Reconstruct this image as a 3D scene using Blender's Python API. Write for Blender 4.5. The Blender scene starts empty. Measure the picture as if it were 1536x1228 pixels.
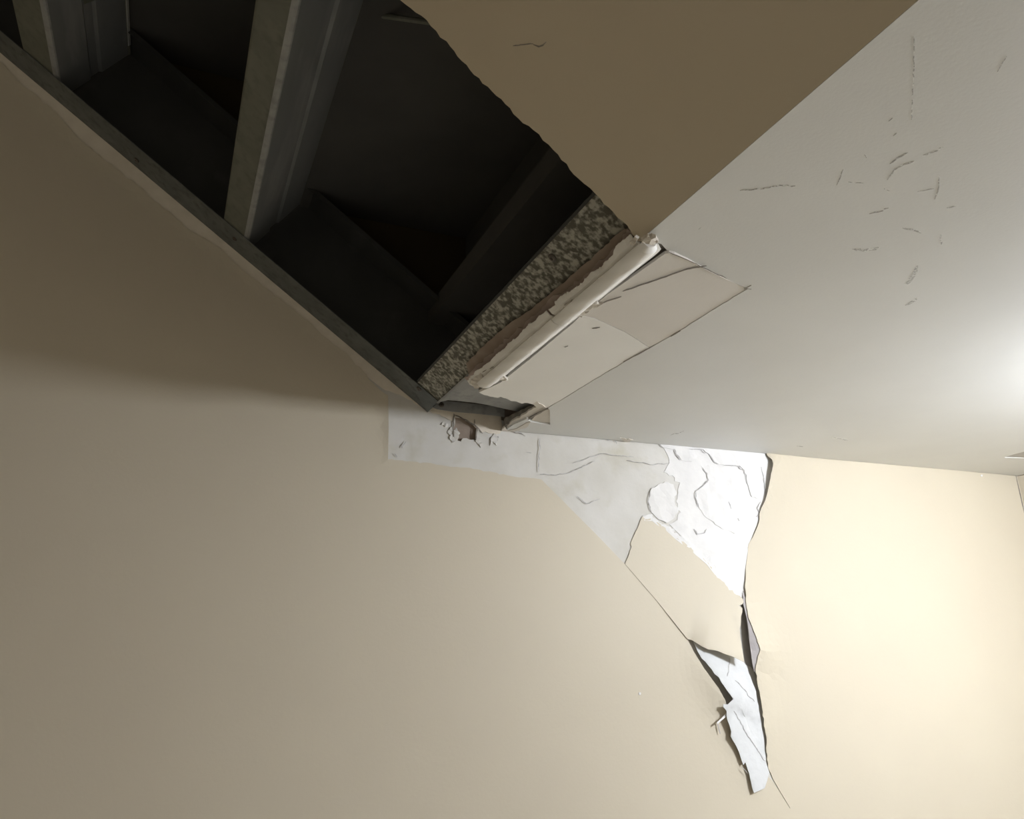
import bpy, math, random
import numpy as np
from mathutils import Vector, Matrix
from mathutils.geometry import delaunay_2d_cdt

# ------------------------------------------------------------------ frame of reference
# Origin: the corner where wall, landing ceiling and sloped stair soffit meet.
# x runs along the wall (up the landing), y into the wall, z up.
W, H, F = 1536, 1228, 1150.0
def norm(v): return v / np.linalg.norm(v)
N_c = norm(np.array([240 - 768, 982 - 614, F]))
p_c = np.array([641 - 768, 636 - 614, F])
q_c = np.array([1, .088, 0]); D2_c = norm(p_c - q_c * (N_c @ p_c) / (N_c @ q_c))
q_c = np.array([1, .838, 0]); D1_c = norm(p_c - q_c * (N_c @ p_c) / (N_c @ q_c))
DN_c = np.cross(N_c, D2_c)
R = np.array([D2_c, N_c, -DN_c])
CAM = -R @ (p_c * 1.2 / F)
ang = math.atan2(D1_c @ DN_c, D1_c @ D2_c)
S1 = np.array([math.cos(ang), 0, -math.sin(ang)])
N1 = np.array([math.sin(ang), 0, math.cos(ang)])
FLOOR = -1.95

sc = bpy.context.scene
col = sc.collection
cd = bpy.data.cameras.new('camera'); cam = bpy.data.objects.new('camera', cd); col.objects.link(cam)
cd.sensor_fit = 'HORIZONTAL'; cd.sensor_width = 36; cd.lens = F / W * 36
cd.clip_start = .01
m = Matrix.Identity(4)
for i in range(3):
    m[i][0] = R[i, 0]; m[i][1] = -R[i, 1]; m[i][2] = -R[i, 2]; m[i][3] = CAM[i]
cam.matrix_world = m
sc.camera = cam

wd = bpy.data.worlds.new('world'); sc.world = wd; wd.use_nodes = True
bg = wd.node_tree.nodes['Background']
bg.inputs[0].default_value = (1.0, .90, .73, 1); bg.inputs[1].default_value = .29
LAMP_STRENGTH = 134.0
LAMP_COLOR = (.925, .965, 1.03)
LAMP_POS = (.91, -.80)
sc.view_settings.view_transform = 'Standard'; sc.view_settings.look = 'None'
sc.view_settings.gamma = 1; sc.view_settings.use_curve_mapping = False
sc.view_settings.exposure = 0.0
sc.cycles.max_bounces = 10; sc.cycles.diffuse_bounces = 6
sc.cycles.use_denoising = True

# ------------------------------------------------------------------ planes
class Plane:
    def __init__(s, n, pt): s.n = np.array(n, float); s.pt = pt; s.oc = CAM @ s.n
    def px(s, x, y, o=0.0):
        v = R @ np.array([x - 768, y - 614, F]); t = (o - s.oc) / (s.n @ v); return CAM + t * v
class WallP(Plane):
    def uv(s, P): return (P[0], P[2])
class CeilP(Plane):
    def uv(s, P): return (P[0], P[1])
class SlopeP(Plane):
    def uv(s, P): return (P @ S1, P[1])
WALL = WallP((0, 1, 0), lambda u, v, o: np.array([u, o, v]))
CEIL = CeilP((0, 0, 1), lambda u, v, o: np.array([u, v, o]))
def slope_pt(u, v, o):
    p = u * S1 + o * N1; p[1] = v; return p
SLOPE = SlopeP(N1, slope_pt)
def px(plane, pts, o=0.0): return [plane.uv(plane.px(x, y, o)) for x, y in pts]

# ------------------------------------------------------------------ object helpers
def tag(o, label=None, cat=None, kind=None, group=None):
    for k, v in (('label', label), ('category', cat), ('kind', kind), ('group', group)):
        if v: o[k] = v
    return o
def world_loc(o):
    v = Vector((0, 0, 0))
    while o is not None: v += o.location; o = o.parent
    return v
def obj(name, vf, mat, parent=None, smooth=False, loc=None):
    verts, faces = vf
    base = world_loc(parent) if parent is not None else Vector((0, 0, 0))
    org = Vector(loc) if loc is not None else base
    me = bpy.data.meshes.new(name)
    me.from_pydata([tuple(Vector(v) - org) for v in verts], [], faces)
    me.validate(); me.update()
    me.materials.append(mat)
    if smooth:
        me.polygons.foreach_set('use_smooth', [True] * len(me.polygons)); me.set_sharp_from_angle(angle=math.radians(35))
    o = bpy.data.objects.new(name, me); col.objects.link(o)
    if parent is not None: o.parent = parent
    o.location = org - base
    return o
def empty(name, loc):
    o = bpy.data.objects.new(name, None); col.objects.link(o); o.location = loc; o.empty_display_size = .05
    return o
def join(*parts):
    V, Fc = [], []
    for v, f in parts:
        n = len(V); V += list(v); Fc += [tuple(i + n for i in t) for t in f]
    return V, Fc
def hexa(c):      # 8 corners: bottom ring 0-3, top ring 4-7
    return list(c), [(3, 2, 1, 0), (4, 5, 6, 7), (0, 1, 5, 4), (1, 2, 6, 5), (2, 3, 7, 6), (3, 0, 4, 7)]
def box(x0, x1, y0, y1, z0, z1):
    return hexa([(x0, y0, z0), (x1, y0, z0), (x1, y1, z0), (x0, y1, z0), (x0, y0, z1), (x1, y0, z1), (x1, y1, z1), (x0, y1, z1)])
def sbox(s0, s1, y0, y1, h0, h1):   # box in slope axes
    return hexa([slope_pt(a, b, c) for c in (h0, h1) for a, b in ((s0, y0), (s1, y0), (s1, y1), (s0, y1))])
def rough(pts, step=4.0, amp=1.0, seed=1):
    """torn line: subdivide an open polyline and jitter it"""
    rnd = random.Random(seed); out = [pts[0]]
    for (x0, y0), (x1, y1) in zip(pts, pts[1:]):
        L = math.hypot(x1 - x0, y1 - y0); n = max(1, int(L / step))
        for k in range(1, n + 1):
            t = k / n; j = 0 if k == n else rnd.gauss(0, amp)
            out.append((x0 + (x1 - x0) * t - (y1 - y0) / max(L, 1e-6) * j, y0 + (y1 - y0) * t + (x1 - x0) / max(L, 1e-6) * j))
    return out
def inside(polys, x, y):
    c = False
    for P in polys:
        n = len(P)
        for i in range(n):
            x0, y0 = P[i]; x1, y1 = P[i - 1]
            if (y0 > y) != (y1 > y) and x < (x1 - x0) * (y - y0) / (y1 - y0) + x0: c = not c
    return c
def inside_many(polys, g):
    c = np.zeros(len(g), bool); x, y = g[:, 0], g[:, 1]
    for P in polys:
        for i in range(len(P)):
            x0, y0 = P[i]; x1, y1 = P[i - 1]
            if y0 == y1: continue
            c ^= ((y0 > y) != (y1 > y)) & (x < (x1 - x0) * (y - y0) / (y1 - y0) + x0)
    return c
def dist_amt(poly, amts, u, v):
    """distance to a polyline and the amount interpolated along it"""
    best = (1e9, 0)
    for i in range(len(poly) - 1):
        ax, ay = poly[i]; bx, by = poly[i + 1]; dx, dy = bx - ax, by - ay
        t = max(0, min(1, ((u - ax) * dx + (v - ay) * dy) / (dx * dx + dy * dy + 1e-12)))
        d = math.hypot(u - ax - t * dx, v - ay - t * dy)
        if d < best[0]: best = (d, amts[i] + (amts[i + 1] - amts[i]) * t)
    return best
def lifter(*specs):
    """specs: (polyline uv, amounts, sigma): a sheet curls off its plane near the polyline"""
    def f(u, v):
        l = 0
        for poly, amts, sig in specs:
            d, a = dist_amt(poly, amts, u, v)
            if d < 4 * sig: l = max(l, a * math.exp(-(d / sig) ** 1.5))
        return l
    return f
def sheet(plane, outer, holes=(), thick=.001, off=0.0, lift=None, res=None, refine=None, seed=3):
    """a thin board or paper layer of the given outline: front, back and edge faces"""
    polys = [list(outer)] + [list(h) for h in holes]
    pts, edges = [], []
    for P in polys:
        n0 = len(pts); pts += [Vector(p) for p in P]
        edges += [(n0 + i, n0 + (i + 1) % len(P)) for i in range(len(P))]
    if res:
        us = [p[0] for p in (refine or outer)]; vs = [p[1] for p in (refine or outer)]
        rng = np.random.default_rng(seed)
        gu, gv = np.meshgrid(np.arange(min(us), max(us), res), np.arange(min(vs), max(vs), res))
        g = np.stack([gu.ravel(), gv.ravel()], 1); g = g + rng.uniform(-.3, .3, g.shape) * res
        g = g[inside_many(polys, g)]
        pts += [Vector((float(a), float(b))) for a, b in g]
    r = delaunay_2d_cdt(pts, edges, [], 0, 1e-7)
    vs2, fs = r[0], r[2]
    tris = []
    cc = np.array([[sum(vs2[i].x for i in f) / len(f), sum(vs2[i].y for i in f) / len(f)] for f in fs])
    tris = [tuple(f) for f, k in zip(fs, inside_many(polys, cc)) if k]
    front, back = [], []
    for p in vs2:
        l = lift(p.x, p.y) if lift else 0.0
        P = plane.pt(p.x, p.y, off)
        if l: P = CAM + (P - CAM) * ((off - l - plane.oc) / (off - plane.oc))
        front.append(P); back.append(P + plane.n * thick)
    n = len(front)
    cnt = {}
    for t in tris:
        for i in range(len(t)):
            a, b = t[i], t[(i + 1) % len(t)]
            cnt.setdefault(frozenset((a, b)), []).append((a, b))
    # orient front faces to the viewer side (-n)
    out = []
    a, b, c = (front[i] for i in tris[0][:3])
    flip = np.dot(np.cross(b - a, c - a), plane.n) > 0
    for t in tris:
        t2 = t[::-1] if flip else t
        out.append(tuple(t2)); out.append(tuple(i + n for i in t2[::-1]))
    for k, v in cnt.items():
        if len(v) == 1:
            a, b = v[0]
            if flip: a, b = b, a
            out.append((b, a, a + n, b + n))
    used = sorted({i for f in out for i in f}); mp = {j: i for i, j in enumerate(used)}
    allv = front + back
    return [allv[i] for i in used], [tuple(mp[i] for i in f) for f in out]
def ribbon(plane, pts_px, w_px, off=-.0003, thick=.0004, taper=True, lift=None):
    """a narrow mark along a polyline"""
    n = len(pts_px); L, Rr = [], []
    for i, (x, y) in enumerate(pts_px):
        x0, y0 = pts_px[max(0, i - 1)]; x1, y1 = pts_px[min(n - 1, i + 1)]
        d = math.hypot(x1 - x0, y1 - y0) or 1; nx, ny = -(y1 - y0) / d, (x1 - x0) / d
        w = w_px / 2 * ((.35 if i in (0, n - 1) else 1) if taper else 1)
        L.append((x + nx * w, y + ny * w)); Rr.append((x - nx * w, y - ny * w))
    V, Fc = [], []
    for a, b in zip(L, Rr):
        oo = off - (lift(*plane.uv(plane.px(*a, off))) if lift else 0)
        pa, pb = plane.px(*a, oo), plane.px(*b, oo)
        V += [pa, pb, pb + plane.n * thick, pa + plane.n * thick]
    for i in range(n - 1):
        k = 4 * i
        for j in range(4):
            Fc.append((k + j, k + (j + 1) % 4, k + 4 + (j + 1) % 4, k + 4 + j))
    Fc += [(3, 2, 1, 0), tuple(4 * (n - 1) + j for j in range(4))]
    return V, Fc

# ------------------------------------------------------------------ materials
def mat(name, c0, c1=None, scale=6, rough_=.6, bump=0, bscale=300, metal=0, spec=.4, lo=.35, hi=.65, detail=4, c2=None, s2=20, l2=.55, h2=.7, stretch=None, bdist=.001):
    mt = bpy.data.materials.new(name); mt.use_nodes = True
    nt = mt.node_tree; b = nt.nodes['Principled BSDF']
    b.inputs['Base Color'].default_value = (*c0, 1)
    b.inputs['Roughness'].default_value = rough_; b.inputs['Metallic'].default_value = metal
    b.inputs['Specular IOR Level'].default_value = spec
    tc = nt.nodes.new('ShaderNodeTexCoord'); vec = tc.outputs['Object']
    if stretch:
        mp = nt.nodes.new('ShaderNodeMapping'); mp.inputs['Scale'].default_value = stretch
        nt.links.new(vec, mp.inputs['Vector']); vec = mp.outputs['Vector']
    def noise(s, d=4):
        t = nt.nodes.new('ShaderNodeTexNoise'); t.inputs['Scale'].default_value = s; t.inputs['Detail'].default_value = d
        nt.links.new(vec, t.inputs['Vector']); return t.outputs['Fac']
    def mix(fac, a, bcol, l, h):
        r = nt.nodes.new('ShaderNodeMapRange'); r.inputs['From Min'].default_value = l; r.inputs['From Max'].default_value = h
        nt.links.new(fac, r.inputs['Value'])
        x = nt.nodes.new('ShaderNodeMix'); x.data_type = 'RGBA'
        nt.links.new(r.outputs['Result'], x.inputs['Factor'])
        for sock, val in ((x.inputs[6], a), (x.inputs[7], bcol)):
            if isinstance(val, tuple): sock.default_value = (*val, 1)
            else: nt.links.new(val, sock)
        return x.outputs[2]
    cur = c0
    if c1: cur = mix(noise(scale, detail), cur, c1, lo, hi)
    if c2: cur = mix(noise(s2, 5), cur, c2, l2, h2)
    if not isinstance(cur, tuple): nt.links.new(cur, b.inputs['Base Color'])
    if bump:
        bn = nt.nodes.new('ShaderNodeBump'); bn.inputs['Strength'].default_value = bump; bn.inputs['Distance'].default_value = bdist
        nt.links.new(noise(bscale, 3), bn.inputs['Height']); nt.links.new(bn.outputs['Normal'], b.inputs['Normal'])
    return mt
M_TAN = mat('tan_paint', (.605, .545, .438), (.63, .57, .458), 3, .55, .12, 260, spec=.3)
M_SLOPE = mat('tan_paint_shaded', (.555, .485, .365), (.575, .505, .385), 3, .6, .12, 260, spec=.25)  # the wall's tan paint, browned to carry the shade under the stairs
M_WHITE = mat('white_ceiling_paint', (.71, .715, .70), (.74, .745, .73), 5, .5, .10, 330, spec=.3)
M_PATCH = mat('skim_coat', (.66, .615, .55), (.70, .66, .60), 14, .6, .12, 200, spec=.3)
M_PATCHA = mat('skim_coat_less_lit', (.72, .69, .645), (.745, .715, .67), 14, .6, .12, 200, spec=.3)  # the two patch tones imitate how each tilts to the light
M_PATCHB = mat('skim_coat_lit', (.87, .86, .83), (.89, .88, .85), 14, .6, .12, 200, spec=.3)
M_PLASTER = mat('bare_plaster', (.62, .60, .555), (.69, .675, .645), 12, .8, .35, 90, spec=.2, c2=(.58, .555, .48), s2=16, l2=.56, h2=.75)
M_PAPER = mat('torn_white_paper', (.82, .81, .80), (.76, .75, .745), 30, .85, .3, 120, spec=.15)
M_TAB = mat('torn_tab_paper', (.69, .70, .71), (.64, .65, .66), 40, .85, .4, 90, spec=.15)
M_RAWTAN = mat('raw_tan_paper', (.82, .755, .65), (.74, .675, .575), 35, .9, .3, 200, spec=.1)
M_BROWN = mat('brown_board_paper', (.30, .24, .195), (.36, .30, .25), 40, .9, .3, 200, spec=.1)
M_PINK = mat('raw_pinkish_paper', (.46, .38, .34), (.40, .33, .29), 60, .9, .3, 200, spec=.1)
M_CORE = mat('gypsum_core', (.30, .28, .245), (.20, .185, .16), 90, .95, .8, 300, spec=.1)
M_GREYPAPER = mat('grey_paper_back', (.50, .47, .47), (.45, .42, .42), 50, .9, .2, 200, spec=.1)
M_STEEL = mat('galvanised_steel', (.165, .17, .142), (.20, .203, .17), 30, .7, .1, 60, metal=.1, spec=.25, c2=(.145, .15, .125), s2=70, l2=.5, h2=.7)
M_STEELDARK = mat('track_steel', (.13, .14, .135), (.17, .18, .17), 40, .6, .15, 60, metal=.1, spec=.3, c2=(.10, .105, .10), s2=90, l2=.5, h2=.7)
M_STEELPALE = mat('pale_steel', (.30, .305, .30), (.37, .375, .365), 30, .6, .1, 60, spec=.3, c2=(.24, .245, .24), s2=60, l2=.5, h2=.7)
M_GLINT = mat('steel_edge_glint', (.62, .62, .60), (.5, .5, .49), 20, .5, spec=.5)  # painted highlight for the joist's upper edge
M_JOISTWEB = mat('dull_steel', (.17, .178, .18), (.215, .222, .225), 12, .65, .15, 60, spec=.25, c2=(.36, .36, .355), s2=16, l2=.56, h2=.78, stretch=(1, .2, 1))
M_WEB = mat('shaded_web_steel', (.05, .052, .05), (.065, .066, .064), 12, .65, .15, 60, spec=.2, c2=(.09, .09, .088), s2=14, l2=.58, h2=.8, stretch=(1, .25, 1))  # darkness inside the hole is put into this steel colour
M_SPANGLE = mat('spangled_steel', (.12, .116, .092), (.44, .428, .37), 155, .7, .4, 110, spec=.25, lo=.42, hi=.60, detail=6, c2=(.11, .105, .082), s2=75, l2=.54, h2=.62, bdist=.002)
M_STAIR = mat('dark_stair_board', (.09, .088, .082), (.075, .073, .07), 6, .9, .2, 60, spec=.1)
M_BACKING = mat('gap_grey', (.50, .48, .45), (.45, .43, .40), 60, .9, spec=.1)
M_WALLSHADE = mat('wall_shade_brown', (.075, .058, .034), (.06, .047, .03), 8, .9, spec=.1)  # shade on the wall above the track, put into the colour
M_SCUFF = mat('grey_scuff', (.42, .41, .385), (.60, .585, .55), 220, .8, lo=.4, hi=.6)
M_SCUFFPALE = mat('pale_scuff', (.58, .57, .545), (.70, .69, .66), 200, .8, lo=.4, hi=.6)
def fade(mt, scale, lo, hi):
    nt = mt.node_tree; b = nt.nodes['Principled BSDF']
    tc = nt.nodes.new('ShaderNodeTexCoord'); t = nt.nodes.new('ShaderNodeTexNoise'); t.inputs['Scale'].default_value = scale; t.inputs['Detail'].default_value = 4
    r = nt.nodes.new('ShaderNodeMapRange'); r.inputs['From Min'].default_value = lo; r.inputs['From Max'].default_value = hi
    nt.links.new(tc.outputs['Object'], t.inputs['Vector']); nt.links.new(t.outputs['Fac'], r.inputs['Value']); nt.links.new(r.outputs['Result'], b.inputs['Alpha'])
fade(M_SCUFF, 260, .38, .62); fade(M_SCUFFPALE, 260, .40, .68)
M_CRACK = mat('crack_edge', (.40, .39, .39), (.58, .57, .57), 150, .9, lo=.4, hi=.6)
M_DARK = mat('dark_crack', (.20, .18, .155), (.30, .27, .235), 120, .9, lo=.4, hi=.6)
M_SCREW = mat('screw_steel', (.10, .09, .08), (.16, .14, .12), 200, .45, metal=.6)
M_BEAD = mat('bead_white', (.84, .825, .79), (.87, .855, .82), 40, .5, .1, 200, spec=.35)
M_FLOOR = mat('beige_floor', (.56, .535, .49), (.50, .48, .44), 4, .6)
M_LAMPPAN = mat('lamp_white', (.8, .8, .8), None, rough_=.4)
M_LENS = bpy.data.materials.new('lamp_lens'); M_LENS.use_nodes = True
_b = M_LENS.node_tree.nodes['Principled BSDF']
_b.inputs['Base Color'].default_value = (.9, .9, .9, 1)
_b.inputs['Emission Color'].default_value = (*LAMP_COLOR, 1); _b.inputs['Emission Strength'].default_value = LAMP_STRENGTH

# ================================================================== SETTING
XL, XR, YF = -2.2, 1.4003, -2.4
TAN_A = math.tan(ang)
# ---- floor
fl = obj('floor', box(XL, XR + .1, YF, .1, FLOOR - .1, FLOOR), M_FLOOR)
tag(fl, 'beige floor far below the stairs', 'floor', 'structure')
# ---- back wall: board, plaster layer, painted layer
wall = obj('wall_back', box(XL, XR + .1, .0042, .11, FLOOR, 2.2), M_BROWN)
tag(wall, 'tan painted plaster wall with peeled paint under the stairs', 'wall', 'structure')
hole = rough([(682, 625), (681, 640), (676, 650), (682, 659), (691, 662), (700, 657), (714, 660)], 4, 1.2, 5) + [(716, 641), (707, 633), (694, 626)]
pl_out = [(-90, 0), (0, 72), (206, 243), (480, 477), (645, 600), (760, 632), (763, 646), (855, 650), (941, 658), (1020, 665), (1149, 673), (1172, 675),
          (1180, 720), (1165, 790), (1150, 900), (1165, 950), (1185, 1040), (1190, 1170), (1190, 1225), (1165, 1225), (1110, 1200), (1060, 1085), (1000, 965), (905, 850), (790, 740), (565, 702),
          (560, 600), (400, 455), (200, 292), (0, 118), (-90, 50)]
def wobble(u, v):
    return .0003 * math.sin(u * 61 + 3 * math.sin(v * 37)) * math.sin(v * 53 + u * 11) + .0002 * math.sin(u * 140 + v * 90)
obj('plaster_layer', sheet(WALL, px(WALL, pl_out), [px(WALL, hole), px(WALL, [(1113, 903), (1120, 908), (1125, 940), (1130, 985), (1134, 1008), (1126, 1000), (1117, 996), (1109, 960), (1109, 925)])], .004, 0, lambda u, v: .0007 + wobble(u, v), .012), M_PLASTER, wall, True)
# painted layer (one outline: slope strip edge, the peeled edge, crack tip, right-hand torn edge, ceiling line)
edgeA = rough([(-60, 50), (0, 92), (13, 106), (30, 124), (55, 143), (81, 167), (125, 214), (160, 243), (203, 274), (230, 300), (260, 323), (285, 346), (307, 357), (330, 372), (344, 386),
               (375, 414), (408, 438), (450, 472), (494, 510), (520, 530), (544, 556), (565, 580), (582, 593)], 7, .9, 11)
edgeB = [(582, 593), (583, 640), (582, 689)]
edgeC = rough([(582, 689), (620, 692), (660, 697), (700, 701), (740, 708), (780, 716), (800, 717), (812, 719)], 5, .7, 12)
edgeD = rough([(812, 719), (850, 757), (890, 797), (937.5, 846), (985, 901), (1031, 958.5)], 9, .12, 13)
edgeE = [(1031, 958.5), (1040, 976), (1056, 1002), (1078, 1032), (1088, 1050), (1094, 1075), (1108, 1115), (1124, 1160), (1136, 1172), (1150, 1163), (1158.6, 1170.6), (1170.5, 1189.3), (1184.4, 1212),
         (1185, 1211.5), (1171, 1188), (1159.5, 1168), (1156, 1159)]
edgeF = rough([(1156, 1159), (1152, 1152), (1150.5, 1138), (1150, 1110), (1147.5, 1094), (1143, 1062), (1140, 1043), (1136, 1024), (1133, 1003), (1136, 990), (1140.6, 974), (1136, 962), (1130, 945), (1122, 925),
               (1120, 912), (1118.5, 898), (1118.5, 870), (1119.5, 843), (1123, 815), (1132, 799), (1137.5, 786), (1139, 773), (1142, 762), (1147.5, 751), (1151, 740), (1154, 725), (1158, 705),
               (1160, 696), (1158, 689), (1151, 683), (1148, 674)], 5, .6, 14)
def slope_line_x(x): return -x * TAN_A
skin_uv = [(XL, FLOOR), (XL, slope_line_x(XL))] + px(WALL, edgeA + edgeB[1:] + edgeC[1:] + edgeD[1:] + edgeE[1:] + edgeF[1:], -.0015) + [(XR, -.0005), (XR, FLOOR)]
lf_skin = lifter((px(WALL, [(1148, 676), (1160, 697), (1152, 740), (1137, 786)]), [.001, .012, .007, .002], .03),
                 (px(WALL, [(1119, 850), (1119, 905), (1130, 945), (1140.6, 974), (1133, 1003), (1140, 1043), (1148, 1094), (1151, 1150)]), [.001, .006, .013, .016, .011, .007, .005, .001], .035),
                 (px(WALL, [(1031, 958), (1056, 1002), (1090, 1049), (1094, 1075), (1124, 1160)]), [.001, .007, .012, .006, .002], .032),
                 (px(WALL, [(582, 590), (583, 640), (582, 689)]), [.001, .0025, .001], .008),
                 (px(WALL, edgeA[::6]), [.0012] * len(edgeA[::6]), .01))
obj('paint_layer', sheet(WALL, skin_uv, [], .0009, -.0018, lf_skin, .012, [(-.72, -.72), (1.4, .56)]), M_TAN, wall, False)
# hanging tan flap of painted skin
flap = rough([(937.8, 845.3), (948, 820), (946, 815.5), (954, 797), (964, 774)], 6, .4, 21) + rough([(964, 774), (968, 778), (980, 777), (998, 791), (1021, 811), (1042, 826), (1063, 844), (1074, 862), (1092, 880), (1113, 896), (1117, 901)], 4, 1.0, 22)[1:] \
    + rough([(1117, 901), (1114, 906), (1109, 907.5), (1114, 912), (1114, 918), (1112, 930), (1110, 942), (1111, 955), (1113, 970), (1117, 993)], 5, .5, 23)[1:] \
    + rough([(1117, 993), (1107, 988), (1098, 984), (1080, 977), (1064, 974), (1055, 970), (1045, 964), (1031.6, 958.2)], 6, .4, 24)[1:] + [(985.5, 900.6)]
lf_flap = lifter((px(WALL, [(1031, 958), (1055, 970), (1080, 977), (1098, 984), (1117, 993)]), [.002, .014, .020, .022, .022], .05),
                 (px(WALL, [(1117, 901), (1112, 930), (1112, 955), (1117, 993)]), [.003, .008, .014, .022], .04))
obj('paint_flap', sheet(WALL, px(WALL, flap, -.003), [], .0007, -.0022, lambda u, v: .0002 + lf_flap(u, v), .006), M_TAN, wall, True)['label'] = 'tan paint flap still hanging from the bare plaster'
# torn white fringe along the flap's upper edge, and pale flakes
fr = rough([(964, 773), (975, 771), (1000, 788), (1025, 806), (1046, 821), (1066, 838), (1078, 856), (1096, 873), (1112, 886), (1118, 899)], 3, 1.6, 31) + [(1113, 899), (1090, 884), (1060, 846), (1040, 829), (1018, 812), (996, 795), (978, 781), (967, 781)]
obj('torn_fringe', sheet(WALL, px(WALL, fr, -.002), [], .001, -.002, lambda u, v: .0004 + .0005 * math.sin(u * 300) * math.sin(v * 260), .006), M_PAPER, wall, True)
big = rough([(986, 664), (996, 672), (1004, 690), (996, 708), (1012, 716), (1018, 730), (1014, 752), (1021, 768), (1012, 782), (1004, 786)], 4, 1.6, 38) + [(1040, 822), (1062, 842), (1092, 878), (1117, 899), (1119, 868), (1125, 812), (1141, 770), (1156, 722), (1160, 692), (1149, 674), (1060, 668)]
obj('plaster_glare', sheet(WALL, px(WALL, big, -.0014), [], .0006, -.0014, lambda u, v: .0001 + wobble(u, v), .012), M_PAPER, wall, True)['label'] = 'bare plaster beside the tan wall, lamp glare painted white'  # whiter layer imitates plaster blown out by the lamp
flakes = [[(976, 735), (988, 726), (998, 722), (1010, 726), (1015, 738), (1012, 752), (1018, 765), (1010, 778), (1000, 784), (985, 776), (977, 768), (973, 752)],
          [(1052, 699), (1061, 710), (1063, 720), (1054, 729), (1044, 737), (1044, 748), (1048, 760), (1058, 775), (1080, 790), (1102, 800), (1120, 790), (1124, 760), (1121, 728), (1115, 706), (1100, 699), (1078, 697)],
          [(1030, 669), (1052, 673), (1065, 682), (1073, 694), (1086, 697), (1109, 698), (1117, 705), (1122, 727), (1128, 745), (1140, 748), (1146, 735), (1144, 708), (1139, 696), (1142, 684), (1120, 677), (1080, 671)],
          [(990, 664), (995, 671), (1012, 673), (1015, 681), (1022, 690), (1038, 692), (1046, 684), (1040, 671), (1020, 666)]]
for i, fk in enumerate(flakes):
    pts = rough(fk + fk[:1], 3.5, .7, 40 + i)[:-1]
    obj('plaster_flake', sheet(WALL, px(WALL, pts, -.002), [], .0012, -.0020, lambda u, v: .0006 + .0006 * math.sin(u * 170 + v * 60), .012), M_PAPER, wall)
# raw paper band just under the steel, with the cracked brown patch below it
rp = rough([(606, 592), (640, 614), (672, 629), (680, 632), (684, 622), (704, 632), (722, 649), (750, 650)], 5, 1, 51) + [(753, 640), (750, 618), (700, 612), (655, 606), (634, 598)]
obj('raw_paper_band', sheet(WALL, px(WALL, rp, -.001), [], .0006, -.0018), M_RAWTAN, wall)
for k, b in enumerate([[(684, 641), (690, 650), (686, 660), (678, 664), (674, 655), (679, 648)], [(676, 640), (680, 646), (676, 653), (671, 648)], [(717, 641), (722, 649), (719, 660), (726, 667), (721, 671), (713, 661)],
                      [(741, 650), (748, 655), (745, 668), (739, 662), (735, 668), (737, 656)], [(664, 633), (672, 636), (671, 640), (662, 637)]]):
    obj('plaster_crumb', sheet(WALL, px(WALL, rough(b + b[:1], 2.5, .5, 60 + k)[:-1], -.002), [], .002, -.0025, lambda u, v: .0008 * math.sin(u * 900), None), M_PLASTER, wall)
strip = [(-80, 10), (0, 74), (206, 245), (480, 479), (640, 598), (648, 610), (634, 611), (600, 592), (578, 585)] + [(x - 3, y + 4) for x, y in reversed(edgeA[:-8:4])]
obj('raw_paper_band', sheet(WALL, px(WALL, rough(strip[:9], 6, .5, 52) + strip[9:], -.0014), [], .0005, -.0014), M_RAWTAN, wall)
# torn paper sheet and tab curling out at the foot of the peel
sh_up = rough([(1040, 962), (1046, 976), (1058, 992), (1068, 1004), (1082, 1023), (1096, 1042), (1100, 1048)], 6, .5, 71) + [(1106, 1060), (1114, 1074), (1121, 1100), (1133, 1119), (1147, 1141)] \
    + rough([(1149, 1140), (1147, 1126), (1146, 1110), (1142, 1085), (1138, 1058), (1134, 1036), (1126, 1015), (1118, 996), (1100, 975), (1070, 960)], 6, .4, 72)
lf_up = lifter((px(WALL, [(1040, 965), (1068, 1004), (1098, 1046), (1088, 1058), (1092, 1082), (1099, 1110), (1114, 1146), (1131, 1189)]), [.003, .011, .017, .015, .012, .009, .006, .005], .045))
obj('torn_paper_sheet', sheet(WALL, px(WALL, sh_up, -.003), [], .0007, -.003, lf_up, .006), M_TAB, wall, True)['label'] = 'white torn paper showing below the tan flap'
tab = rough([(1101, 1047), (1092, 1056), (1085, 1056), (1085, 1060), (1090, 1066), (1090, 1072), (1092, 1082), (1097, 1097), (1096, 1104), (1100, 1111), (1107, 1124), (1112, 1139), (1115, 1147), (1118, 1143), (1124, 1160), (1128, 1180), (1131, 1189)], 5, .4, 73) \
    + [(1147, 1182), (1151, 1170), (1154, 1158), (1150, 1146), (1148, 1139), (1138, 1118), (1126, 1099), (1118, 1076), (1112, 1058)]
lf_tab = lf_up
obj('torn_paper_tab', sheet(WALL, px(WALL, tab, -.004), [], .0007, -.004, lf_tab, .006), M_TAB, wall, True)['label'] = 'white torn paper tab curling away from the wall'
sl = [(1091, 1068), (1083, 1076), (1075.5, 1083), (1076.5, 1085.5), (1084, 1079), (1092, 1072)]
obj('sliver_and_shadow', sheet(WALL, px(WALL, sl, -.014), [], .0006, -.014), M_PAPER, wall)
sl = [(1075.5, 1083), (1077.5, 1084), (1081, 1100), (1080, 1100.5)]
obj('sliver_and_shadow', sheet(WALL, px(WALL, sl, -.008), [], .0006, -.008), M_GREYPAPER, wall)  # grey strip drawn as the white sliver's cast shadow
gr = [(1116, 885), (1121, 905), (1127, 925), (1134, 945), (1143, 974), (1136, 1000), (1133, 1008), (1130, 995), (1125, 958), (1121, 925), (1116, 905)]
obj('folded_paper_back', sheet(WALL, px(WALL, gr, -.003), [], .0005, -.0009, lambda u, v: max(.0, lf_skin(u, v) - .0006), .006), M_GREYPAPER, wall)
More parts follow.
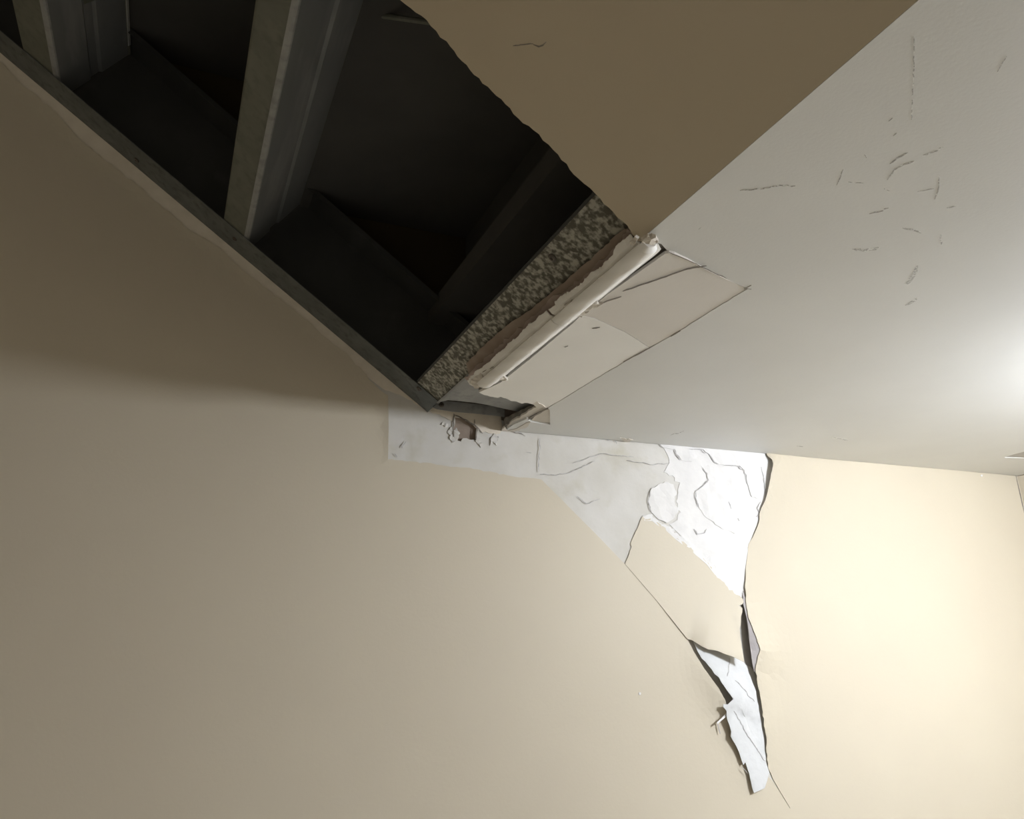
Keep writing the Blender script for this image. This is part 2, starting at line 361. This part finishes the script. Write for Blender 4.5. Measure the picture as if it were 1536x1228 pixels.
obj('grey_backing', sheet(WALL, px(WALL, [(1106, 898), (1126, 900), (1140, 1012), (1106, 1005)], .003), [], .001, .0028), M_BACKING, wall)  # grey fill stands in for shade in the torn gap
# cracks
CR = [([(989, 664), (991, 668), (995, 671)], 1.6), ([(1011, 673), (1014, 681), (1021, 690)], 1.8), ([(1054, 701), (1061, 710), (1063, 720), (1054, 729), (1044, 736), (1043, 746), (1047, 760)], 1.5),
      ([(1064, 681), (1072, 693), (1078, 696)], 1.8), ([(1085, 698), (1108, 699), (1115, 704), (1120, 725)], 1.7), ([(1093, 752), (1097, 763)], 1.8), ([(1142, 700), (1146, 718), (1149, 742)], 1.6),
      ([(1107, 777), (1109, 781)], 2), ([(1041, 793), (1046, 801), (1057, 799), (1060, 793)], 1.6), ([(1033, 673), (1052, 674), (1059, 680)], 1.2), ([(975, 736), (972, 752), (977, 767)], 1.3),
      ([(811, 657), (809, 680), (808, 708)], 1.5), ([(790, 678), (797, 679)], 2), ([(810, 711), (830, 712), (849, 710), (873, 701), (893, 691)], 1.3), ([(609, 662), (603, 669), (603, 672)], 2), ([(592, 680), (596, 685)], 2.5),
      ([(866, 744), (880, 755), (900, 748)], 1.2), ([(908, 654), (912, 660), (920, 658), (925, 665)], 1.5), ([(1142, 752), (1136, 762), (1141, 770), (1134, 775)], 1.3), ([(940, 690), (980, 697), (1005, 694)], 1),
      ([(858, 695), (900, 680), (950, 685)], 1)]
for pts, w in CR:
    obj('plaster_crack', ribbon(WALL, rough(pts, 4, .6, int(pts[0][0])), w * .75, -.0033), M_CRACK, wall)
for pts, w in [([(682, 622), (700, 630), (715, 640), (724, 650)], 1.8), ([(681, 620), (680, 640), (681, 655)], 1.8), ([(715, 642), (714, 660)], 1.8), ([(712, 628), (712, 637)], 1), ([(766, 647), (782, 650), (788, 654)], 1.0)]:
    obj('plaster_crack', ribbon(WALL, rough(pts, 4, .4, int(pts[0][0])), w, -.003), M_DARK, wall)
for pts, w in [([(1095, 986), (1093, 1002), (1091, 1014)], 1.8), ([(1103, 1020), (1117, 1034), (1122, 1043), (1132, 1052)], 1.3), ([(1101, 1066), (1120, 1100), (1133, 1119), (1147, 1141)], 1.3), ([(1112, 1150), (1122, 1160)], 1)]:
    obj('paper_crack', ribbon(WALL, rough(pts, 4, .5, 5), w * .8, -.0034 if pts[0][1] < 1050 else -.0046, lift=lf_up), M_CRACK, wall)
for cx, cy, r in ((960, 1040, 2.2), (1150, 1073, 1.8), (1473, 713, 1.6)):
    obj('paint_speck', sheet(WALL, px(WALL, [(cx + r * math.cos(a) * .8, cy + r * math.sin(a)) for a in [k * math.pi / 4 for k in range(8)]], -.003), [], .001, -.0028), M_PAPER, wall)
obj('wall_shade_strip', sbox(-2.9, .10, -.0012, .004, .156, .60), M_WALLSHADE, wall)['label'] = 'wall deep in the hole, its shade painted dark brown'  # added sheet that darkens the wall where shade falls
# ---- right-hand wall
wr = obj('wall_right', box(XR, XR + .1, YF, -.0015, FLOOR, -.001), M_TAN)
tag(wr, 'tan wall closing the space under the landing', 'wall', 'structure')

# ---- ceiling (underside of the landing): plasterboard core, painted skin, skim patches
YB = -.136
core_px = [(822, 613)]
core_uv = [(.010, YF), (.010, -.19), (.022, -.172)] + px(CEIL, rough([(718, 591), (735, 596), (755, 598.5), (775, 604), (800, 608), (812, 611), (820, 612)], 4, .8, 81), 0) + \
          px(CEIL, rough([(820, 612), (790, 626), (768, 636), (756, 643)], 4, .6, 82), 0) + [(.14, -.0055), (XR, -.0055), (XR, YF)]
ceil = obj('ceiling', sheet(CEIL, core_uv, [], .012, .0042), M_CORE)
tag(ceil, 'white painted flat ceiling under the stair landing', 'ceiling', 'structure')
# painted skin, bounded by the patch seam lines; the notch near the wall is a small unpainted square
seam1 = rough([(1003, 378), (1030, 389), (1061, 405), (1090, 419), (1122, 433)], 9, .3, 83)
seam2 = rough([(1122, 433), (1100, 446), (1060, 471), (1020, 496), (975, 522), (940, 541), (900, 565), (860, 589), (822, 612)], 9, .3, 84)
notch = [(822, 612), (806, 623), (796, 633), (825, 637), (827, 640)]
wedge = [(1506, 686), (1520, 681.5), (1545, 675), (1575, 668), (1575, 690), (1530, 686.8)]
notch2 = [(826, 648), (855, 651)]
skin_c = [(0.0001, YF), (0.0001, -.6145)] + px(CEIL, [(992, 366)] + seam1 + seam2[1:] + [(825, 615), (825, 637), (797, 633), (790, 628), (770, 637), (757, 646)]) + [(.16, -.003), (XR - .001, -.003), (XR - .001, YF)]
def ceil_wob(u, v): return .0012 * math.sin(u * 7 + 1) * math.sin(v * 9) * (1 if u > .2 else 0)
obj('painted_skin', sheet(CEIL, skin_c, [px(CEIL, wedge)], .004, 0), M_WHITE, ceil)
patchA = [(1004, 380)] + [(x - .3, y + .6) for x, y in seam1[1:-1]] + [(1120, 433.4)] + [(x - .25, y - .3) for x, y in seam2 if x > 976 and x < 1120] + [(974, 521), (940, 499), (892, 477), (872, 474), (868, 479), (910, 443), (998, 381)]
obj('skim_patch', sheet(CEIL, px(CEIL, patchA), [], .003, .0004, lambda u, v: .0043 * max(0, 1 - u / .148), .012), M_PATCHA, ceil)['label'] = 'skim coat patch toned as less lit, away from the wall'
patchB = [(892, 478), (940, 500), (974, 522)] + [(x - .25, y - .3) for x, y in seam2 if 822 < x < 974] + [(820, 612)] + rough([(820, 611.5), (800, 607), (775, 602.5), (755, 597), (735, 595), (718, 589)], 4, .8, 85)[1:] + [(736, 581), (751, 574), (795, 539), (860, 485), (871, 474)]
lfB = lifter((px(CEIL, [(735, 595), (820, 611)]), [.002, .0005], .05),)
obj('skim_patch', sheet(CEIL, px(CEIL, patchB), [], .0035, .0004, lambda u, v: max(lfB(u, v) * .5, .0045 * max(0, 1 - u / .148)), .01), M_PATCHB, ceil)['label'] = 'skim coat patch toned as more lit, beside the broken board edge'
for pts, w in [([(1060, 399), (1030, 404), (985, 420), (934, 437)], 2), ([(932, 445), (910, 452), (888, 460)], 2.2), ([(1003, 378), (1040, 394), (1090, 418)], 1.6), ([(1116, 434), (1127, 428)], 1.8), ([(1117, 432), (1127, 434)], 1.2),
               ([(1021, 496), (1006, 505)], 2.2), ([(975, 522), (950, 535), (935, 543)], 1.3),
               ([(888, 493), (900, 491)], 1.5), ([(847, 521), (852, 519)], 2)]:
    obj('seam_crack', ribbon(CEIL, rough(pts, 6, .3, int(pts[0][1])), w * .62, -.0003, lift=lambda u, v: .0045 * max(0, 1 - u / .148)), M_DARK, ceil)
SC = [([(1371, 55), (1371, 100), (1369, 140), (1367, 180)], 2.6, 1), ([(1110, 286), (1150, 282), (1170, 278), (1193, 279)], 2.2, 0), ([(1265, 254), (1261, 265), (1255, 278)], 2, 0), ([(1339, 177), (1333, 182)], 3.5, 0),
      ([(1345, 200), (1340, 204)], 2.2, 0), ([(1297, 232), (1300, 237)], 3, 0), ([(1362, 229), (1348, 236), (1335, 246)], 2.6, 0), ([(1371, 242), (1355, 247), (1341, 255), (1331, 270)], 2.6, 0),
      ([(1415, 221), (1400, 228), (1385, 233)], 2.4, 1), ([(1409, 266), (1408, 281), (1402, 299)], 2.8, 0), ([(1376, 288), (1401, 283)], 1.6, 1), ([(1304, 321), (1318, 318), (1333, 312)], 2.6, 0),
      ([(1353, 342), (1368, 344), (1382, 350)], 3.5, 1), ([(1411, 352), (1412, 367)], 5, 1), ([(1279, 374), (1298, 376), (1318, 371)], 5, 1), ([(1376, 398), (1371, 412), (1361, 426)], 8, 1), ([(1376, 447), (1368, 453), (1358, 458)], 4, 1),
      ([(1326, 283), (1335, 287)], 4, 1), ([(1048, 344), (1053, 340)], 2, 0), ([(1005, 653), (1017, 650), (1026, 646)], 1.2, 1), ([(1510, 84), (1496, 108)], 1.5, 1), ([(1420, 312), (1435, 309)], 2, 1), ([(1272, 273), (1296, 275)], 1.5, 1),
      ([(1195, 669), (1206, 670)], 1.3, 1), ([(1247, 656), (1272, 660)], 1.5, 1)]
for pts, w, pale in SC:
    obj('scuff_mark', ribbon(CEIL, rough(pts, 5, .5, int(pts[0][0])), w * .7, -.0002), M_SCUFFPALE if pale else M_SCUFF, ceil)
obj('grey_backing', sheet(CEIL, px(CEIL, [(1500, 688), (1520, 678), (1580, 662), (1580, 694), (1530, 690)], .001), [], .001, .0012), M_BACKING, ceil)
obj('seam_crack', ribbon(WALL, [(1523.5, 711), (1529, 735), (1537, 770), (1548, 818)], 1.3, -.0022), M_DARK, wall)
# small scraps at the broken corner
lp = rough([(757, 644), (768, 634), (790, 622), (801, 614), (818, 612)], 4, .8, 91) + [(822, 613), (800, 624), (770, 639), (758, 646)]
obj('torn_paper_lip', sheet(CEIL, px(CEIL, lp, .001), [], .003, .0035), M_PATCH, ceil)
for k, b in enumerate([[(750, 648), (757, 641), (762, 646), (775, 643), (790, 634), (796, 633), (790, 641), (770, 648), (757, 652)], [(800, 607), (806, 602), (812, 606), (818, 611), (808, 612)], [(950, 660), (930, 657), (938, 664)]]):
    obj('plaster_crumb', sheet(CEIL, px(CEIL, rough(b + b[:1], 3, .6, 95 + k)[:-1], -.001), [], .003, -.001), M_PATCH, ceil)
sq = [(798, 633), (808, 621), (824, 615), (825, 637)]
obj('bare_board_square', sheet(CEIL, px(CEIL, [(794, 634), (806, 620), (826, 612), (828, 639)], .003), [], .001, .0030), M_PATCH, ceil)
obj('seam_crack', ribbon(CEIL, [(796, 633), (810, 636.5), (825, 637)], 2.4, .0022), M_DARK, ceil)
obj('seam_crack', ribbon(CEIL, rough([(765, 640), (795, 627), (818, 614), (826, 611)], 4, .5, 3), 2.0, .0006), M_DARK, ceil)
obj('seam_crack', ribbon(CEIL, rough([(830, 649), (900, 655), (960, 661)], 8, .4, 3), 2.0, .0002), M_DARK, ceil)

# ---- sloped ceiling (underside of the stair flight): board on the near side of the hole
so_edge = rough([(560, -40), (600, 0), (640, 30), (670, 62), (705, 105), (738, 137), (765, 162), (778, 178), (800, 195), (830, 225), (868, 268), (900, 297), (920, 318), (941, 338), (949, 352), (957, 362), (966, 363)], 9, 1.2, 101)
s_out = [(-2.6, YF), (-2.6, -.625)] + px(SLOPE, so_edge) + [(-.0003, -.613), (-.0003, YF)]
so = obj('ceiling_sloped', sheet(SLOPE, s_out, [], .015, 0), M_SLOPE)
tag(so, 'tan sloped ceiling, shade browned into its paint, near board cut away', 'ceiling', 'structure')
obj('scuff_mark', ribbon(SLOPE, rough([(769, 69), (785, 67), (800, 66)], 4, .7, 7), 1.6, -.0002), M_DARK, so)
obj('scuff_mark', ribbon(SLOPE, [(800, 67), (808, 70), (814, 68), (819, 63)], 2.6, -.0002), M_DARK, so)

# ---- stairs above the hole: treads and risers seen dark through it, and the landing slab
H0 = .172
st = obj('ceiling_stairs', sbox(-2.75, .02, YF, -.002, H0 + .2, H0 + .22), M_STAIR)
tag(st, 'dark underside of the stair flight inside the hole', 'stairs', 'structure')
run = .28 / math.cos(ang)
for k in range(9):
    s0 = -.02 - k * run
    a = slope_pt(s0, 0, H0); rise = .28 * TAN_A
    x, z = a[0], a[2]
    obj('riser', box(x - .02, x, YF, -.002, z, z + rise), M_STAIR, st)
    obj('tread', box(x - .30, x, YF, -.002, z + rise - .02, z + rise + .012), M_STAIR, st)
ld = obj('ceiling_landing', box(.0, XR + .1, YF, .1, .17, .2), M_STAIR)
tag(ld, 'dark underside of the landing slab above the plasterboard', 'slab', 'structure')
e1 = obj('wall_left_blocker', box(XL - .05, XL, YF, .1, FLOOR, 2.6), M_TAN)  # unseen wall, full height to cut ambient light from this side
tag(e1, 'tan end wall added out of view to dim the stairs', 'wall', 'structure')

# ================================================================== THINGS
def screw(plane, x, y, o, parent, r=.0038):
    P = plane.px(x, y, o); u, v = plane.uv(P); V, Fc = [], []
    for j, (rr, d) in enumerate(((r, 0), (r, .0012), (r * .75, .0020), (r * .35, .0022), (r * .3, .0010))):
        V += [plane.pt(u + rr * math.cos(a), v + rr * math.sin(a), o - d) for a in [2 * math.pi * k / 12 for k in range(12)]]
    for j in range(4):
        for k in range(12): Fc.append((j * 12 + k, j * 12 + (k + 1) % 12, j * 12 + 12 + (k + 1) % 12, j * 12 + 12 + k))
    Fc += [tuple(range(11, -1, -1)), tuple(range(48, 60))]
    return obj('screw', (V, Fc), M_SCREW, parent)
def profile(pts, y0, y1, ny=2, jit=None):
    """extrude an open (s,h) or (x,z) profile along y; pts are 3-D points in the y=0 plane"""
    n = len(pts); V, Fc = [], []
    for i in range(ny):
        y = y0 + (y1 - y0) * i / (ny - 1)
        for k, p in enumerate(pts):
            q = np.array(p, float); q[1] = y
            if jit: q = q + jit(k, y)
            V.append(q)
    for i in range(ny - 1):
        for k in range(n):
            Fc.append((i * n + k, i * n + (k + 1) % n, (i + 1) * n + (k + 1) % n, (i + 1) * n + k))
    Fc += [tuple(range(n)), tuple(range((ny - 1) * n, ny * n))[::-1]]
    return V, Fc
def strip(pts, t):
    """thin closed section from an open (s,h) polyline, thickness t"""
    pts = [np.array(p, float) for p in pts]; a, b = [], []
    for i, p in enumerate(pts):
        d = pts[min(len(pts) - 1, i + 1)] - pts[max(0, i - 1)]; d /= np.linalg.norm(d); nrm = np.array([-d[1], d[0]])
        a.append(p + nrm * t / 2); b.append(p - nrm * t / 2)
    return [slope_pt(q[0], 0, q[1]) for q in a + b[::-1]]
Y1 = -2.0
T = .0012
def joist(label, s0, s1_, h0=.0175, h1=.150):
    e = empty('steel_joist', tuple(slope_pt((s0 + s1_) / 2, -.01, h0)))
    tag(e, label, 'joist')
    r = .004
    obj('lower_flange', profile(strip([(s0, h0 + .010), (s0, h0 + r), (s0 + .0012, h0 + .0012), (s0 + r, h0), (s1_ - r, h0)], T), Y1, -.010), M_STEEL, e)
    obj('web', profile(strip([(s1_ - r, h0), (s1_ - .0018, h0 + .0006), (s1_ - .0004, h0 + .0022), (s1_, h0 + r), (s1_, h0 + .055), (s1_ - .003, h0 + .059), (s1_ - .003, h0 + .073), (s1_, h0 + .077), (s1_, h1 - .006)], T), Y1, -.010), M_JOISTWEB, e)
    obj('bend_glint', profile(strip([(s1_ - .005, h0 - .0010), (s1_ - .0012, h0 - .0002), (s1_ + .0008, h0 + .0022), (s1_ + .0011, h0 + .0045)], .0005), Y1, -.011), M_STEELPALE, e)  # pale strip paints the highlight on the bend
    obj('edge_glint', sbox(s1_ + .0007, s1_ + .0016, Y1, -.03, h1 - .0050, h1 - .0005), M_GLINT, e)  # pale strip paints the glint along the web top
    obj('upper_flange', profile(strip([(s1_, h1 - .006), (s1_ + .0012, h1 - .002), (s1_, h1), (s0, h1), (s0, h1 - .010)], T), Y1, -.010), M_STEEL, e)
    return e
j1 = joist('grey steel joist standing whole across the middle of the ceiling hole', -.418, -.3745)
j2 = joist('grey steel joist farther up the slope, next to the photo edge', -.762, -.7045)
cl = [slope_pt(-.7035, y, h) for y, h in ((-.20, .075), (-.16, .075), (-.155, .10), (-.19, .11))]
obj('clip', (cl + [p + S1 * .002 for p in cl], [(3, 2, 1, 0), (4, 5, 6, 7), (0, 1, 5, 4), (1, 2, 6, 5), (2, 3, 7, 6), (3, 0, 4, 7)]), M_STEEL, j2)
# wall track along the slope
wt = empty('steel_wall_track', tuple(slope_pt(-.02, -.001, .016)))
tag(wt, 'dark steel track fixed to the wall along the slope of the hole', 'track')
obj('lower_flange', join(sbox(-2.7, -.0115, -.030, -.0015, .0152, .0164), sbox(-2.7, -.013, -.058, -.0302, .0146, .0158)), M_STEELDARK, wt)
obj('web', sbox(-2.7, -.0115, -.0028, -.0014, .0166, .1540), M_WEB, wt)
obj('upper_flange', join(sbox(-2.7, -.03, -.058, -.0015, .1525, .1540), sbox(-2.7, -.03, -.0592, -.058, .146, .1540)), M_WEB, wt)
screw(SLOPE, 629, 583, .0145, wt, .0048)
screw(SLOPE, 205, 240, .0145, wt)
screw(SLOPE, 352, 358, .0145, wt)
# header track across the low end of the hole
ht = empty('steel_header_track', tuple(slope_pt(-.03, -.06, .0165)))
tag(ht, 'mottled galvanised steel header at the low end of the hole', 'track')
obj('lower_flange', join(sbox(-.0545, -.0125, -1.9, -.052, .0166, .0178), sbox(-.0138, -.0115, -1.9, -.05, .0150, .0166)), M_SPANGLE, ht)
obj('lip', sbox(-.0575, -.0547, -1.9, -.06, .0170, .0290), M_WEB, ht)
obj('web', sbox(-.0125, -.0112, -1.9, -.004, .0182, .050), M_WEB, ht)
screw(SLOPE, 829, 386, .0163, ht, .0046)
obj('brown_paper_strip', sheet(SLOPE, px(SLOPE, rough([(699, 545), (730, 514), (762, 487), (790, 468), (819, 446), (851, 419), (890, 384), (926, 351)], 6, .8, 111) + [(936, 344), (946, 346), (946, 371)]
    + rough([(943, 374), (920, 400), (885, 431), (851, 456), (841, 462), (827, 480), (797, 506), (760, 530), (730, 556), (706, 574)], 6, 1.2, 112), .012), [], .001, .012), M_BROWN, so)['label'] = 'brown paper strip left on the steel header'
obj('pinkish_paper_edge', sheet(SLOPE, px(SLOPE, rough([(696, 566), (735, 531), (770, 501), (806, 469), (829, 443), (846, 438), (879, 410), (913, 382), (930, 364), (934, 352), (940, 343), (948, 348)], 5, 1.6, 113)
    + rough([(950, 368), (922, 402), (886, 434), (853, 460), (830, 482), (798, 510), (760, 534), (730, 560), (708, 578)], 6, 1, 114), .0105), [], .001, .0105), M_PINK, so)
# landing track: steel seen where the corner board has broken away
lt = empty('steel_landing_track', (.07, -.004, .03))
tag(lt, 'short grey steel track showing at the broken corner of the flat ceiling', 'track')
leg = [(648, 610), (661, 600), (690, 602), (713, 604.5), (751, 610), (757, 613), (757, 625), (747, 623.5), (713, 620), (679, 617), (656, 613.5)]
obj('wall_leg', sheet(WALL, px(WALL, leg, -.012), [], .0015, -.012), M_STEELPALE, lt)
fla = [(659, 603), (708, 558), (716, 578), (830, 598), (830, 612), (795, 621), (757, 613), (730, 607), (713, 604), (690, 601.5), (672, 600)]
obj('flange', sheet(CEIL, px(CEIL, fla, .022), [], .0015, .022), M_STEELPALE, lt)
obj('edge_hem', ribbon(SLOPE, [(657, 604), (680, 583), (706, 559)], 3.2, .0135, .002, False), M_STEELPALE, lt)
screw(WALL, 662, 607, -.0125, lt, .0042)
obj('seam_gap', ribbon(WALL, [(661, 600), (690, 602), (713, 604.5), (751, 610)], 2.0, -.0135), M_SCREW, lt)

# corner bead: rounded nose and ragged flange along the broken arris
cb = empty('corner_bead', (0, -.4, -.004))
tag(cb, 'white plastic corner bead exposed along the chipped edge of the landing', 'corner bead')
def bead(y0, y1, seed, w=1.0, end=0):
    rnd = random.Random(seed); ph = [rnd.uniform(0, 6) for _ in range(6)]
    nose = []
    c = np.array([.0080, 0, -.0005]); r = .0085
    base = []; w *= 1.22
    # closed section: from slope-side root round the nose to the ceiling side and back
    for k in range(11):
        a = math.radians(205 + k * 13.5)
        base.append(c + r * w * np.array([math.cos(a) * 1.15, 0, math.sin(a)]))
    base.append(c + np.array([.0125 * w, 0, -.0028])); base.append(c + np.array([.010, 0, .0020])); base.append(c + np.array([-.004, 0, .003]))
    def jit(k, y):
        j = .0006 * math.sin(y * 55 + ph[0] + k * .2) + .0004 * math.sin(y * 131 + ph[1] + k)
        t = max(0, 1 - abs(y - (y1 if end else y0)) / .007) ** 2
        return np.array([j, 0, j * .6]) + (c + np.array([0, 0, .002]) - base[k]) * .4 * t
    return profile(base, y0, y1, 40, jit)
def bead_flange(y0, y1, seed, ln=.017):
    rnd = random.Random(seed); V, Fc = [], []; n = 90; walk = 0
    for i in range(n):
        y = y0 + (y1 - y0) * i / (n - 1)
        walk = max(-.003, min(.0025, walk * .9 + rnd.gauss(0, .0006)))
        L = ln + walk + .0008 * math.sin(y * 43 + seed)
        a = slope_pt(-L, y, -.0012 + .0008 * math.sin(y * 90)); b = slope_pt(-.35 * L, y, -.0030); c = np.array([.0012, y, -.0022])
        d = c + N1 * .0030; e = b + N1 * .0012; f = a + N1 * .0012
        V += [a, b, c, d, e, f]
    for i in range(n - 1):
        for k in range(6): Fc.append((i * 6 + k, i * 6 + (k + 1) % 6, i * 6 + 6 + (k + 1) % 6, i * 6 + 6 + k))
    Fc += [tuple(range(6)), tuple(range(6 * (n - 1), 6 * n))[::-1]]
    return V, Fc
obj('nose', bead(-.612, -.4405, 1, 1.0, 0), M_BEAD, cb, True)
obj('nose', bead(-.4395, -.215, 2, 1.0, 1), M_BEAD, cb, True)
obj('flange', bead_flange(-.607, -.445, 3, .0088), M_BEAD, cb)
obj('flange', bead_flange(-.440, -.200, 4, .0095), M_BEAD, cb)
# plaster scraps clinging to the bead
for k, (b, o) in enumerate([([(862, 474), (872, 462), (888, 452), (893, 456), (905, 455), (896, 461), (884, 466), (872, 476)], -.006), ([(843, 470), (846, 458), (856, 452), (852, 464), (846, 476)], -.005),
                            ([(704, 573), (712, 566), (720, 560), (724, 566), (716, 574), (722, 580), (712, 583)], -.004), ([(944, 364), (952, 355), (957, 358), (950, 370)], -.006),
                            ([(962, 361), (972, 354), (984, 356), (988, 363), (980, 368), (970, 366)], -.007), ([(745, 563), (756, 564), (762, 571), (750, 570)], -.007)]):
    obj('plaster_scrap', sheet(SLOPE if k in (1, 2, 3) else CEIL, px(SLOPE if k in (1, 2, 3) else CEIL, rough(b + b[:1], 3, .6, 120 + k)[:-1], o), [], .003, o, lambda u, v: .001 * math.sin(u * 700 + v * 500), .006), M_PATCH, cb)
for x, y in ((882, 438), (941, 388), (897, 424), (726, 557), (737, 552)):
    a = [(x + 2.4 * math.cos(t) * 1.2 + 1.2 * math.sin(t), y - 1.5 * math.sin(t) * .8 - 1.5 * math.cos(t)) for t in [k * math.pi / 4 for k in range(8)]]
    obj('nail_hole', sheet(SLOPE, px(SLOPE, a, -.0045), [], .0008, -.0042), M_DARK, cb)
# thin rod deep in the hole
A, B = SLOPE.px(540, 19, .161), SLOPE.px(650, 34, .161)
d = norm(B - A); A = A - d * .03; B = B + d * .35
rp_ = []
for P in (A, B):
    a1 = norm(np.cross(d, (0, 0, 1))); b1 = np.cross(d, a1)
    rp_ += [P + .003 * (math.cos(t) * a1 + math.sin(t) * b1) for t in [k * math.pi / 4 for k in range(8)]]
rod = obj('hanger_rod', (rp_, [(k, (k + 1) % 8, 8 + (k + 1) % 8, 8 + k) for k in range(8)] + [tuple(range(7, -1, -1)), tuple(range(8, 16))]), M_STEEL, None, True, tuple(A))
tag(rod, 'thin steel rod running behind the joist deep in the hole', 'rod')

# lamp under the landing, just out of the picture (its glow is on wall and ceiling)
LX, LY = LAMP_POS
lamp = empty('ceiling_light', (LX, LY, -.002)); tag(lamp, 'round white lamp fixed under the landing ceiling', 'light')
def lathe(prof, n=32):
    V, Fc = [], []
    for r, z in prof: V += [(LX + r * math.cos(2 * math.pi * k / n), LY + r * math.sin(2 * math.pi * k / n), z) for k in range(n)]
    for j in range(len(prof) - 1):
        for k in range(n): Fc.append((j * n + k, j * n + (k + 1) % n, (j + 1) * n + (k + 1) % n, (j + 1) * n + k))
    Fc += [tuple(range(n))[::-1], tuple(range((len(prof) - 1) * n, len(prof) * n))]
    return V, Fc
obj('base_pan', lathe([(.110, -.001), (.115, -.006), (.115, -.013), (.109, -.015)]), M_LAMPPAN, lamp)
obj('diffuser', lathe([(.078, -.0155), (.082, -.030), (.082, -.095), (.076, -.108), (.050, -.115), (.01, -.117)], 24), M_LENS, lamp)
